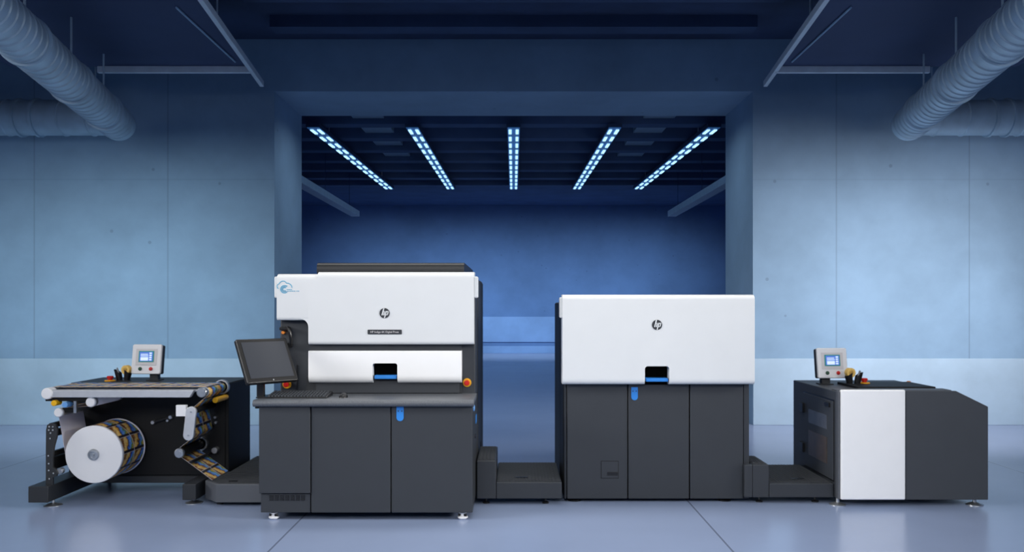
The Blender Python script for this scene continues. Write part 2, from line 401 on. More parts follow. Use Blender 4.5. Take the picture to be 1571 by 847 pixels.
# strip lights of the passage
def strip_light(xn, xf, label):
    Z = 5.15; n, f_ = 16.27, 24.85
    t = thing('strip_light', label, 'ceiling light', (xn, n, Z), 'five strip lights of the passage')
    d = Vector((xf-xn, f_-n, 0)); L = d.length; d.normalize(); s = Vector((d.y, -d.x, 0))
    Mx = Matrix(((s.x, d.x, 0, xn), (s.y, d.y, 0, n), (0, 0, 1, Z), (0, 0, 0, 1)))
    h = MB(); h.box(-0.13, 0.13, 0, L, 0.0, 0.07, M=Mx); h.build('lamp_housing', M_beam, t)
    h = MB(); h.box(-0.115, 0.115, 0.01, L-0.01, -0.012, 0.0, M=Mx); h.build('diffuser', M_ledbase, t)
    me = None; N = 12; st = L/N
    for row in (-0.068, 0.068):
        for k in range(N):
            if me is None:
                h = MB(); h.box(row-0.028, row+0.028, 0.17, st-0.17, -0.03, -0.012, M=Mx)
                o = h.build('led_segment', M_led, t, origin=tuple(Mx @ Vector((row, 0, 0)))); me = o
            else:
                o = me.copy(); C.objects.link(o); o.parent = t
                o.location = (Mx @ Vector((row, k*st, 0)))-t.location
    for f in (0.15, 0.85):
        p = Mx @ Vector((0, L*f, 0)); r = MB(); r.cyl((p.x, p.y, 0), 0.01, Z+0.07, PCE, 'z', 6); r.build('hanger_rod', M_rail, t)
for xn, nm in ((-3.81, 'far left'), (-1.93, 'second from the left'), (0, 'middle'), (1.93, 'second from the right'), (3.81, 'far right')):
    strip_light(xn, xn*0.941, 'double row LED strip light under the passage ceiling, %s of five' % nm)
for sgn, nm in ((-1, 'left'), (1, 'right')):
    t = thing('cable_trunking', 'pale unlit bar hanging in the passage below the %s outer strip light' % nm, 'cable trunking', (sgn*4.5, 21, 4.38), 'unlit hanging bars')
    r = MB(); r.box(sgn*4.5-0.12, sgn*4.5+0.12, 16.5, 24.4, 4.30, 4.46); r.build('trunk_bar', M_rail, t, 0.01)
    for d in (17.5, 20.5, 23.5):
        r = MB(); r.cyl((sgn*4.5, d, 0), 0.007, 4.46, PCE-0.0, 'z', 6); r.build('hanger_rod', M_beam, t)

# ------------------------------------------------------------------ shared small builders
def emergency(c, r, parent, normal=(0, -1, 0)):
    n = Vector(normal)
    m = MB(); m.lathe(c, [(r, 0), (r, 0.008), (r*0.92, 0.012)], n, 28); o = m.build('emergency_stop', M_estop, parent); o['label'] = 'yellow ring with red push knob'
    m = MB(); m.lathe(Vector(c)+n*0.012, [(r*0.42, 0), (r*0.42, 0.012), (r*0.62, 0.016), (r*0.62, 0.03), (r*0.5, 0.038), (0.001, 0.04)], n, 24); k = m.build('stop_knob', M_red, o); k['label'] = 'red push knob'
    return o
def badge(c, r, parent):
    m = MB(); m.lathe(c, [(r, 0), (r, 0.004)], (0, -1, 0), 40)
    y0, y1 = c[1]-0.0065, c[1]-0.004; s = 0.27
    for (a, b, lo, hi) in ((-.50, -.27, -.42, .955), (-.27, .02, .22, .42), (-.16, .07, -.42, .38),
                           (.15, .36, -.955, .42), (.36, .70, .22, .42), (.54, .76, -.34, .34), (.36, .68, -.42, -.24)):
        pts = [(c[0]+r*(a+s*lo), c[2]+r*lo), (c[0]+r*(b+s*lo), c[2]+r*lo), (c[0]+r*(b+s*hi), c[2]+r*hi), (c[0]+r*(a+s*hi), c[2]+r*hi)]
        m.prism(pts, y0, y1, 'y', 1)
    o = m.build('round_emblem', [M_logo, M_white], parent); o['label'] = 'round dark emblem with two white letters'
    return o
def blue_tag(pxa, pxb, pya, pyb, d, parent):
    x0, x1, z1, z0 = px(pxa, d), px(pxb, d), pz(pya, d), pz(pyb, d); r = (x1-x0)/2
    m = MB(); m.prism(rounded([(x0, z0), (x1, z0), (x1, z1), (x0, z1)], [r*0.98, r*0.98, 0, 0], 8), d-0.004, d+0.002, 'y')
    z = z1-(z1-z0)*0.3
    for xx in (x0+r*0.5, x1-r*0.5): m.lathe((xx, d-0.004, z), [(r*0.18, 0), (r*0.18, 0.002)], (0, -1, 0), 12, 1)
    o = m.build('hanging_tag', [M_blue, M_logo], parent); o['label'] = 'blue tag with a rounded lower end'
def disc_foot(x, y, ztop, r, parent, mt, cap=None):
    m = MB(); m.lathe((x, y, 0), [(r, 0.0), (r, 0.008), (r*0.55, 0.02), (r*0.22, 0.026), (r*0.2, ztop)], 'z', 24)
    m.build('levelling_foot', mt, parent)

def shell(segs, y0, y1, rt, rb, fillets=()):
    # segs: (x0, x1, zbottom, ztop, bottom rounded?) ; front face at y0, curved in towards the back at top and bottom
    m = MB()
    for xa, xb, zb, zt, rd in segs:
        P = [(y1, zt)]+[(y0+rt-rt*math.sin(a), zt-rt*0.8*(1-math.cos(a))) for a in [PI/2*k/8 for k in range(9)]]
        if rd: P += [(y0+rb*0.7-rb*0.7*math.cos(a), zb+rb-rb*math.sin(a)) for a in [PI/2*k/8 for k in range(9)]]
        else: P.append((y0, zb))
        P.append((y1, zb)); m.prism(P, xa, xb, 'x')
    for x, z, sx, r in fillets:                      # small web rounding an inner top corner
        Q = [(x, z)]+[(x+sx*(r-r*math.sin(a)), z-(r-r*math.cos(a))) for a in [PI/2*k/6 for k in range(7)]]
        m.prism(Q, y0, y1, 'y')
    return m
# ------------------------------------------------------------------ the large press
def press():
    t = thing('digital_press', 'largest printing machine, white hood over charcoal doors, with counter and monitor', 'printing press', (-1.2, 8.0, 0))
    D = 7.0
    XL, XR = -2.075, -0.335
    m = MB(); m.box(XL+0.01, XR, 7.03, 9.2, 0.07, 0.955); m.build('lower_body', M_char2, t, 0.008)
    m = MB(); m.box(px(430, 7.5), XR, 7.5, 9.2, 0.955, 2.01); m.build('upper_body', M_char, t, 0.012)
    m = MB(); m.box(XR-0.02, XR+0.006, 8.62, 9.19, 0.10, 1.99); m.build('rear_side_panel', M_black, t, 0.004)
    m = MB(); m.box(XR-0.02, XR+0.006, 7.9, 8.60, 0.40, 1.99); m.build('side_panel', M_char2, t, 0.004)
    # doors
    def door(a, b, ya, yb, d=D):
        m = MB(); m.box(px(a, d), px(b, d), d, d+0.03, pz(yb, d), pz(ya, d)); return m.build('door', M_char, t, 0.008)
    door(397, 475.6, 620, 757.5, D-0.015); door(477.3, 599, 620, 787); door(600.8, 725, 620, 787)
    m = MB(); m.box(px(399.5, D), px(475.6, D), D+0.01, D+0.04, pz(787, D), pz(758, D)); vp = m.build('vent_panel', M_char, t, 0.004)
    m = MB()
    for k in range(7):
        for j in range(3):
            x = px(416+k*8.1, D); z = pz(761.5+j*2.9, D); m.box(x-0.016, x+0.016, D+0.004, D+0.012, z-0.004, z+0.004)
    m.build('vent_slots', M_blackgloss, vp)
    # counter with bullnose front
    prof = [(7.5, 0.955), (7.5, 0.990), (6.965, 0.990)]+[(6.965+0.0275*math.cos(a)-0.0, 0.9625+0.0275*math.sin(a)) for a in [PI/2+PI*k/10 for k in range(1, 10)]]+[(6.965, 0.935), (7.0, 0.935), (7.03, 0.955)]
    prof = [(y, z) for y, z in prof]
    m = MB(); m.prism(prof, px(388.5, 6.96), px(727, 6.96), 'x'); o = m.build('counter', M_counter, t); o['label'] = 'speckled grey counter with rounded front edge'
    m = MB(); m.box(px(391, 7.0), px(397, 7.0), 7.0, 7.1, pz(627, 7.0), 0.94); m.build('counter_bracket', M_black, t, 0.004)
    # upper hood
    h = 7.38
    def hx(a): return px(a, h)
    def hz(a): return pz(a, h)
    m = shell([(hx(424.5), hx(473), hz(491.5), hz(420), True), (hx(473), hx(487), hz(528.5), hz(420), True), (hx(487), hx(727), hz(528.5), hz(417), True)],
              h, 7.62, 0.07, 0.03, [(hx(473), hz(491.5)+0.012, -1, 0.07)])
    hood = m.build('hood', M_white, t); hood['label'] = 'white upper hood with notched left corner'
    for a, b in ((419, 425), (726.5, 733)):
        m = MB(); m.box(px(a, h), px(b, h), h+0.03, h+0.16, pz(457, h), pz(424, h)); m.build('hood_clip', M_white, hood, 0.012)
    badge((px(590, h), h, pz(480.5, h)), 7.8*h/F, hood)
    np_ = MB(); np_.prism(rounded(rect(px(564, h), px(616.5, h), pz(513, h), pz(505.8, h)), 0.007, 4), h-0.004, h+0.002, 'y')
    plate = np_.build('name_plate', M_logo, hood); plate['label'] = 'dark name plate with pale lettering'
    text('plate_lettering', 'HP Indigo 6K Digital Press', 0.024, (px(590, h), h-0.0045, pz(509.4, h)), M_gplastic, hood, px(611.5, h)-px(568.5, h))
    # cloud emblem
    def e(a, b): return (px(422+a/28.2, h), h-0.001, pz(425+b/28.2, h))
    m = MB()
    cl = [(140, 510), (95, 450), (85, 390), (110, 325), (175, 300), (215, 235), (280, 190), (350, 172), (420, 188), (470, 235), (495, 275), (570, 262), (640, 300), (700, 360), (730, 430), (728, 470)]
    m.tube([e(*p) for p in cl], 0.0032, 6)
    for r in (165, 118, 72):
        m.tube([e(405+r*math.cos(a), 530+r*math.sin(a)) for a in [math.radians(45+270*k/18) for k in range(19)]], 0.0034 if r != 118 else 0.0028, 6)
    m.tube([e(500, 390), e(520, 400)], 0.005, 6)
    for x0, x1, y in ((505, 560, 545), (580, 650, 545), (665, 730, 545), (520, 600, 612), (615, 700, 612), (715, 800, 612), (815, 880, 612), (925, 970, 612), (985, 1045, 612)):
        m.tube([e(x0, y), e(x1, y)], 0.0028, 6)
    o = m.build('cloud_emblem', M_cyan, hood); o['label'] = 'light blue cloud emblem'
    # strip, lower white drawer panel and plinth
    m = MB(); m.box(px(473, 7.46), px(708, 7.46), 7.46, 7.52, pz(541, 7.46), pz(526, 7.46)); m.build('gap_strip', M_char, t)
    d = 7.40
    m = shell([(px(473, d), px(571.5, d), pz(588, d), pz(538.5, d), True), (px(571.5, d), px(609.5, d), pz(557.5, d), pz(538.5, d), False), (px(609.5, d), px(708, d), pz(588, d), pz(538.5, d), True)],
              d, 7.5, 0.012, 0.07, [(px(571.5, d), pz(557.5, d), 1, 0.02), (px(609.5, d), pz(557.5, d), -1, 0.02)])
    lp = m.build('front_flap', M_white2, t); lp['label'] = 'white lower front flap'
    m = MB(); m.box(px(571, d), px(610, d), 7.485, 7.505, pz(587, d), pz(556, d)); m.build('handle_recess', M_recess, lp)
    m = MB(); m.box(px(574, d), px(608, d), d+0.01, 7.49, pz(581.8, d), pz(576, d)); o = m.build('pull_handle', M_blue, lp, 0.006); o['label'] = 'blue pull handle'
    m = MB(); m.box(px(485, 7.46), px(705, 7.46), 7.46, 7.5, 0.995, pz(585, 7.46)); m.build('lower_strip', M_char, t, 0.003)
    m = MB(); m.box(px(470, 7.47), px(709, 7.47), 7.475, 7.5, 0.99, 1.14); m.build('flap_base', M_char2, t)  # dark charcoal base panel below the flap
    # roller cover on top
    x0, x1 = px(486, 7.55), px(712, 7.55)
    pts = rounded([(7.55, 2.035), (9.2, 2.0), (9.2, 2.135), (7.55, 2.135)], [0.03, 0.01, 0.03, 0.05], 6)
    m = MB(); m.prism(pts, x0, x1, 'x'); m.build('top_cover', M_cover, t)
    emergency((px(440.5, 7.5), 7.5, pz(589.5, 7.5)), 0.038, t); emergency((px(716.5, 7.5), 7.5, pz(587, 7.5)), 0.038, t)
    blue_tag(608.3, 619.3, 624, 646, D-0.001, t)
    m = MB(); m.lathe((XR, 7.13, 0.905), [(0.028, 0), (0.028, 0.006), (0.02, 0.012)], 'x', 20); o = m.build('side_button', M_paleblue, t); o['label'] = 'pale blue round button'
    m = MB(); m.box(XR, XR+0.006, 7.52, 7.66, 0.72, 0.79); o = m.build('side_tag', M_blue, t, 0.003); o['label'] = 'blue side tag'
    m = MB(); m.lathe((XR, 7.40, 0.63), [(0.018, 0), (0.018, 0.008)], 'x', 16); m.build('side_lock', M_blackgloss, t)
    for x, y in ((px(420.5, 7.06), 7.06), (px(710, 7.06), 7.06), (px(420.5, 7.06), 9.0), (px(710, 7.06), 9.0)):
        m = MB(); m.lathe((x, y, 0), [(0.026, 0.0), (0.042, 0.012), (0.042, 0.022), (0.02, 0.03), (0.02, 0.045), (0.032, 0.05), (0.032, 0.056)], 'z', 24, 0)
        m.cyl((x, y, 0), 0.034, 0.056, 0.075, 'z', 20, 1); m.cyl((x+0.02, y-0.012, 0), 0.014, 0.026, 0.05, 'z', 10, 1); m.cyl((x-0.028, y-0.008, 0), 0.01, 0.028, 0.048, 'z', 10, 1)
        o = m.build('levelling_foot', [M_wplastic, M_blackgloss], t); o['label'] = 'white levelling foot with a dark collar'
    # wall column details left of the flap
    m = MB(); m.box(px(455, 7.49), px(456, 7.49), 7.494, 7.502, 1.0, pz(560, 7.5)); m.build('column_seam', M_black, t)
press()

def handset():
    d = 7.5
    t = thing('handset', 'small black handset with coiled neck hooked on the dark column beside the monitor', 'handset', (px(441, d), d, pz(504, d)))
    m = MB(); m.box(px(431, d), px(446, d), 7.44, 7.5, pz(506.5, d), pz(501.5, d)); m.build('cradle', M_blackgloss, t, 0.008)
    pts = [(444, 502, 7.43), (447.5, 506, 7.42), (449, 513, 7.42), (450, 520, 7.43), (449, 527, 7.44)]
    m = MB(); m.tube([(px(a, d), y, pz(b, d)) for a, b, y in pts], 0.016, 10); m.build('grip', M_blackgloss, t)
    m = MB(); m.cyl((px(447, d), 0, pz(529, d)), 0.024, 7.44, 7.475, 'y', 16); m.build('mouthpiece', M_blackgloss, t)
    m = MB(); m.cyl((px(436, d), 0, pz(510, d)), 0.014, 7.46, 7.5, 'y', 14); o = m.build('hook', M_orange, t); o['label'] = 'small brass coloured hook'
handset()

def monitor():
    th, ph = math.radians(48), math.radians(28)
    c = Vector((px(411, 7.1), 7.1, pz(552.3, 7.1))); W, H = 0.475, 0.400
    r = Vector((math.cos(th), math.sin(th), 0)); u = Vector((-math.sin(ph)*math.sin(th), math.sin(ph)*math.cos(th), math.cos(ph))); n = r.cross(u)  # n = right x up points to the viewer side
    n = -n if n.y > 0 else n
    Mx = Matrix(((r.x, -n.x, u.x, c.x), (r.y, -n.y, u.y, c.y), (r.z, -n.z, u.z, c.z), (0, 0, 0, 1)))
    t = thing('monitor', 'black flat monitor tilted back on its stand at the left end of the counter', 'monitor', (px(398, 7.15), 7.15, 0.99))
    m = MB(); m.box(-W/2, W/2, 0.0, 0.045, -H/2, H/2, M=Mx); cs = m.build('casing', M_blackgloss, t, 0.012)
    m = MB(); m.box(-W/2+0.035, W/2-0.035, -0.003, 0.001, -H/2+0.042, H/2-0.033, M=Mx); o = m.build('screen', M_screen_off, t); o['label'] = 'dark grey blank screen'
    m = MB(); m.lathe((0, -0.0005, -H/2+0.02), [(0.006, 0), (0.006, 0.002)], (0, -1, 0), 14, M=Mx); m.build('maker_mark', M_steel, cs)
    px_ = px(398, 7.15)
    m = MB(); m.box(px_-0.022, px_+0.038, 7.14, 7.19, 0.995, 1.32); m.build('stand_post', M_blackgloss, t, 0.008)
    p2 = c-n*0.045
    m = MB(); m.tube([(px_, 7.165, 1.28), (px_, 7.2, 1.30), tuple(p2)], 0.025, 10); m.build('tilt_arm', M_blackgloss, t)
    m = MB(); m.box(px_-0.01, px_+0.14, 7.08, 7.28, 0.990, 1.002); m.build('stand_base', M_blackgloss, t, 0.004)
monitor()
def keyboard():
    x0, x1 = px(409, 7.1), px(502, 7.1)
    t = thing('keyboard', 'black computer keyboard lying on the counter below the monitor', 'keyboard', ((x0+x1)/2, 7.2, 0.99))
    m = MB(); m.prism([(7.08, 0.990), (7.08, 1.000), (7.32, 1.026), (7.32, 0.990)], x0, x1, 'x'); m.build('key_tray', M_blackgloss, t, 0.004)
    m = MB(); n = 18
    for j in range(5):
        for k in range(n):
            a = x0+0.012+(x1-x0-0.024)*k/n; b = x0+0.012+(x1-x0-0.024)*(k+1)/n-0.008
            y0 = 7.095+j*0.044; y1 = y0+0.034; z = 1.0+(y0-7.08)*0.108
            m.box(a, b, y0, y1, z, z+0.012)
    o = m.build('keys', M_char3, t); o['kind'] = 'stuff'
keyboard()
def mouse():
    c = Vector((px(527, 7.16), 7.16, 0.990)); vs = []; fs = []; N, K = 20, 7
    for j in range(K):
        a = j/(K-1)*PI/2
        for k in range(N):
            q = 2*PI*k/N; y = math.sin(q)*0.058*math.cos(a)
            vs.append(c+Vector((math.cos(q)*0.036*math.cos(a)+0.0, y, math.sin(a)*0.036*(1+0.25*math.sin(q)*math.cos(a)))))
    for j in range(K-1):
        for k in range(N): fs.append((j*N+k, j*N+(k+1) % N, (j+1)*N+(k+1) % N, (j+1)*N+k))
    fs.append(tuple(range(N))[::-1])
    t = thing('computer_mouse', 'black computer mouse on the counter right of the keyboard', 'mouse', c)
    m = MB(); m.add(vs, fs); m.build('mouse_body', M_blackgloss, t, angle=60)
    m = MB(); m.cyl((0, c.y-0.028, c.z+0.03), 0.008, c.x-0.004, c.x+0.004, 'x', 12); m.build('scroll_wheel', M_char, t)
mouse()

# ------------------------------------------------------------------ the second press module
def module():
    t = thing('press_module', 'second printing machine in the middle right, white hood over three charcoal doors', 'printing press', (1.28, 8.4, 0))
    D = 7.66; XL, XR = 0.455, 2.112
    m = MB(); m.box(XL, XR, 7.70, 9.37, 0.03, 1.79); m.build('body', M_char2, t, 0.01)
    m = MB(); m.box(XL-0.006, XL+0.02, 8.3, 9.36, 0.05, 1.78); m.build('side_panel', M_black, t, 0.004)
    m = MB(); m.box(XL-0.006, XL+0.02, 7.74, 8.27, 0.05, 1.78); m.build('side_panel', M_black, t, 0.004)
    for a, b in ((866, 869), (1141.5, 1150)):
        m = MB(); m.box(px(a, D), px(b, D), D+0.015, D+0.06, pz(766, D), pz(588, D)); m.build('corner_post', M_char, t, 0.005)
    for a, b in ((870, 962.3), (964, 1057), (1058.8, 1140.5)):
        m = MB(); m.box(px(a, D), px(b, D), D, D+0.03, pz(765.5, D), pz(588, D)); m.build('door', M_char, t, 0.007)
    m = MB(); m.box(px(922.5, D), px(948.5, D), D-0.003, D+0.01, pz(733.5, D), pz(708, D)); hp = m.build('access_panel', M_char, t, 0.002)
    m = MB(); m.box(px(921.8, D), px(949.2, D), D-0.0012, D+0.005, pz(734.2, D), pz(707.3, D)); m.build('panel_gap', M_black, hp)
    m = MB(); m.box(px(931.5, D), px(948.5-0.5, D), D-0.006, D-0.001, pz(729.8, D), pz(724, D)); m.build('finger_slot', M_blackgloss, hp, 0.002)
    h = 7.54
    m = shell([(px(863, h), px(989.5, h), pz(590, h), pz(452, h), True), (px(989.5, h), px(1027, h), pz(562, h), pz(452, h), False), (px(1027, h), px(1158, h), pz(590, h), pz(452, h), True)],
              h, 7.74, 0.06, 0.05, [(px(989.5, h), pz(562, h), 1, 0.025), (px(1027, h), pz(562, h), -1, 0.025)])
    hood = m.build('hood', M_white, t); hood['label'] = 'plain white hood with a dark handle recess'
    for a, b in ((859, 865.5), (1154, 1160)):
        m = MB(); m.box(px(a, h), px(b, h), h+0.03, h+0.16, pz(488, h), pz(456, h)); m.build('hood_clip', M_white, hood, 0.012)
    badge((px(1008, h), h, pz(498.5, h)), 7.8*h/F, hood)
    m = MB(); m.box(px(989, h), px(1027.5, h), 7.65, 7.67, pz(592, h), pz(560, h)); m.build('handle_recess', M_recess, hood)
    m = MB(); m.box(px(991.5, h), px(1025.5, h), h+0.012, 7.655, pz(586, h), pz(580.5, h)); o = m.build('pull_handle', M_blue, hood, 0.006); o['label'] = 'blue pull handle'
    blue_tag(968.5, 978.5, 594, 614, D-0.001, t)
    for x in (px(881, 7.74), px(1111, 7.74)):
        for y in (7.74, 9.2): 
            m = MB(); m.lathe((x, y, 0), [(0.06, 0), (0.06, 0.01), (0.03, 0.018), (0.03, 0.035)], 'z', 24); m.build('levelling_foot', M_blackgloss, t)
module()

# ------------------------------------------------------------------ stepped platforms between the machines
def step_bridge(label, x0, xs, x1, D, zlow, zhigh, dlow, dhigh, footx, slotx, lip=None):
    t = thing('step_platform', label, 'step platform', ((x0+x1)/2, D+0.4, 0))
    m = MB(); m.box(xs+0.0015, x1, D, dlow, 0.055, zlow); m.build('lower_step', M_char, t, 0.008)
    m = MB(); m.box(x0, xs, D, dhigh, 0.055, zhigh)
    if lip: m.box(lip, x0, D, D+0.05, 0.055, zhigh)
    m.build('upper_step', M_char, t, 0.008)
    def ribs(a, b, c, d, z):
        m = MB(); m.box(a, b, c, d, z, z+0.005)
        n = int((b-a)/0.03)
        for k in range(n): xx = a+0.012+(b-a-0.02)*k/max(n, 1); m.box(xx, xx+0.008, c+0.01, d-0.01, z+0.005, z+0.008)
        m.build('tread', M_tread, t)
    ribs(xs+0.012, x1-0.015, D+0.04, dlow-0.02, zlow); ribs(x0+0.01, xs-0.015, D+0.03, dhigh-0.02, zhigh)
    m = MB(); m.box(slotx-0.055, slotx+0.055, D+0.16, D+0.19, zlow+0.005, zlow+0.011); m.build('grip_slot', M_blackgloss, t)
    for y in (D+0.08, dlow-0.1):
        for x in (footx, x0+0.08):
            m = MB(); m.lathe((x, y, 0), [(0.03, 0), (0.03, 0.012), (0.016, 0.016), (0.008, 0.018), (0.008, 0.06)], 'z', 18); m.build('levelling_foot', M_blackgloss, t)
step_bridge('charcoal two-level step between the large press and the second machine', -0.325, px(761, 7.55), px(862, 7.55), 7.55, pz(740, 7.55), pz(707, 7.55), 8.5, 8.32, px(837, 7.6), px(800, 7.8))
step_bridge('charcoal two-level step between the second machine and the finishing cabinet', 2.118, px(1180, 7.6), px(1287, 7.6)-0.045, 7.6, pz(742, 7.6), pz(713, 7.6), 8.5, 8.04, px(1252, 7.65), px(1222, 7.8), 2.045)
def left_platform():
    t = thing('platform', 'low grey platform with cut corner between the label unwinder and the large press', 'step platform', (-2.4, 8.1, 0))
    P = [(-2.60, 7.5), (-2.09, 7.5), (-2.09, 8.9), (-2.67, 8.9), (-2.67, 8.06), (-2.755, 8.06), (-2.755, 7.66)]
    m = MB(); m.prism(P, 0.032, 0.195, 'z'); m.build('platform_body', M_step, t, 0.008)
    Q = [(-2.59, 7.53), (-2.10, 7.53), (-2.10, 8.88), (-2.655, 8.88), (-2.655, 8.04), (-2.735, 8.04), (-2.735, 7.67)]
    m = MB(); m.prism(Q, 0.195, 0.201, 'z')
    for k in range(16):
        y = 7.7+k*0.075; m.box(-2.64, -2.11, y, y+0.01, 0.201, 0.205)
    m.build('tread', M_tread, t)
    m = MB(); m.box(px(352, 7.6), px(365, 7.6), 7.58, 7.60, 0.201, 0.206); m.build('grip_slot', M_blackgloss, t)
    for x, y in ((px(338, 7.6), 7.6), (-2.2, 7.6), (px(338, 7.6), 8.8), (-2.2, 8.8)):
        m = MB(); m.lathe((x, y, 0), [(0.03, 0), (0.03, 0.012), (0.014, 0.016), (0.014, 0.036)], 'z', 18); m.build('levelling_foot', M_blackgloss, t)
left_platform()

# ------------------------------------------------------------------ operator panel, tool holder (one at each end machine)
def operator_panel(c, sgn, zbase, label):
    # c = centre of the front face
    t = thing('operator_panel', label, 'control panel', (c[0], c[1]+0.05, zbase), 'operator panels')
    ph = math.radians(8)
    Mx = Matrix.Translation(c) @ Matrix.Rotation(math.radians(4)*sgn, 4, 'Z') @ Matrix.Rotation(-ph, 4, 'X')
    W, H = 0.295, 0.290
    m = MB(); m.prism(rounded(rect(-W/2, W/2, -H/2, H/2), 0.018, 5), 0, 0.03, 'y', M=Mx); hs = m.build('housing', M_wplastic, t, 0.01)
    m = MB(); m.prism(rounded(rect(-W/2+0.004, W/2-0.004, -H/2+0.004, H/2-0.004), 0.015, 5), 0.03, 0.085, 'y', M=Mx); m.build('back_shell', M_char, t, 0.006)
    m = MB(); m.box(-0.105, 0.105, -0.0025, 0.001, -0.055, 0.10, M=Mx); m.build('face_plate', M_gplastic, hs)
    sx, sz = 0.076, 0.054; cz = 0.025
    m = MB(); m.box(-sx, sx, -0.006, -0.0025, cz-sz, cz+sz, M=Mx); fr = m.build('screen_frame', M_teal, t)
    m = MB(); m.box(-sx+0.01, sx-0.01, -0.0075, -0.006, cz-sz+0.009, cz+sz-0.009, M=Mx)
    def r(a, b, cc, d): m.box(a, b, -0.0085, -0.0075, cz+cc, cz+d, m=1, M=Mx)
    r(-0.055, 0.022, -0.040, -0.006); r(-0.055, 0.022, 0.002, 0.010); r(-0.055, 0.018, 0.017, 0.026)
    for k in range(4): r(0.032, 0.056, -0.038+k*0.021, -0.024+k*0.021)
    o = m.build('screen', [M_lcd, M_lcd2], t); o['label'] = 'lit blue touch screen'
    m = MB(); m.box(-0.095, -0.06, -0.004, -0.002, 0.088, 0.094, M=Mx); m.box(0.03, 0.09, -0.004, -0.002, 0.089, 0.093, M=Mx); m.build('caption_marks', M_gplastic, hs)
    m = MB(); m.box(-0.105, 0.105, -0.0035, -0.002, -0.06, -0.057, M=Mx); m.build('trim_line', M_steel, hs)
    for x, mm, nm in ((-0.055, M_green, 'green push button'), (0.052, M_red, 'red push button')):
        q = Mx @ Vector((x, 0, -0.095)); nn = (Mx.to_3x3() @ Vector((0, -1, 0)))
        m = MB(); m.lathe(q, [(0.018, 0), (0.018, 0.006), (0.013, 0.008), (0.012, 0.014), (0.001, 0.015)], nn, 20); o = m.build('push_button', mm, t); o['label'] = nm
    pxs = c[0]+(0.06 if sgn < 0 else -0.05)
    m = MB(); m.box(pxs-0.042, pxs+0.042, c[1]+0.03, c[1]+0.09, zbase, c[2]-H/2+0.07); m.build('stand_neck', M_char2, t, 0.006)
    m = MB(); m.box(pxs-0.065, pxs+0.065, c[1]+0.0, c[1]+0.12, zbase, zbase+0.01); m.build('stand_base', M_char2, t, 0.003)
def tool_holder(x, y, z, sgn, label, where):
    t = thing('tool_holder', label, 'holder', (x, y, z))
    for dx, tilt in ((-0.036*sgn, 0.012*sgn), (0.034*sgn, -0.006*sgn)):
        m = MB(); pr = []
        vs = []; fs = []; N = 16; L = [(0.026, 0), (0.030, 0.03), (0.036, 0.09), (0.030, 0.09), (0.024, 0.02)]
        for rr, zz in L:
            for k in range(N): a = 2*PI*k/N; vs.append((x+dx-tilt*zz/0.09*1.6+rr*math.cos(a), y+rr*math.sin(a), z+zz+(0.02*math.cos(a)*-sgn if zz > 0.05 else 0)))
        for j in range(len(L)-1):
            for k in range(N): fs.append((j*N+k, j*N+(k+1) % N, (j+1)*N+(k+1) % N, (j+1)*N+k))
        fs.append(tuple(range(N))[::-1]); fs.append(tuple(range((len(L)-1)*N, len(L)*N)))
        m.add(vs, fs); m.build('cup', M_blackgloss, t)
    m = MB(); m.box(x-0.06, x+0.06, y-0.03, y+0.03, z, z+0.006); m.build('holder_base', M_blackgloss, t)
    o = MB(); cx, cz = x+0.030*sgn, z+0.105
    o.lathe((cx, y, cz), [(0.024, -0.022), (0.045, -0.022), (0.045, 0.022), (0.024, 0.022), (0.024, -0.022)], (0.25*sgn, 1, 0), 24); tag(o.build('tape_roll', M_tape, origin=(cx, y, z+0.06)), 'cream roll of tape standing in the black holder %s' % where, 'tape roll')
    o = MB(); o.tube([(x-0.030*sgn, y, z+0.02), (x-0.060*sgn, y-0.01, z+0.125)], 0.009, 10); tag(o.build('marker_pen', M_steel, origin=(x-0.03*sgn, y, z+0.02)), 'pale grey pen leaning in the black holder %s' % where, 'pen')

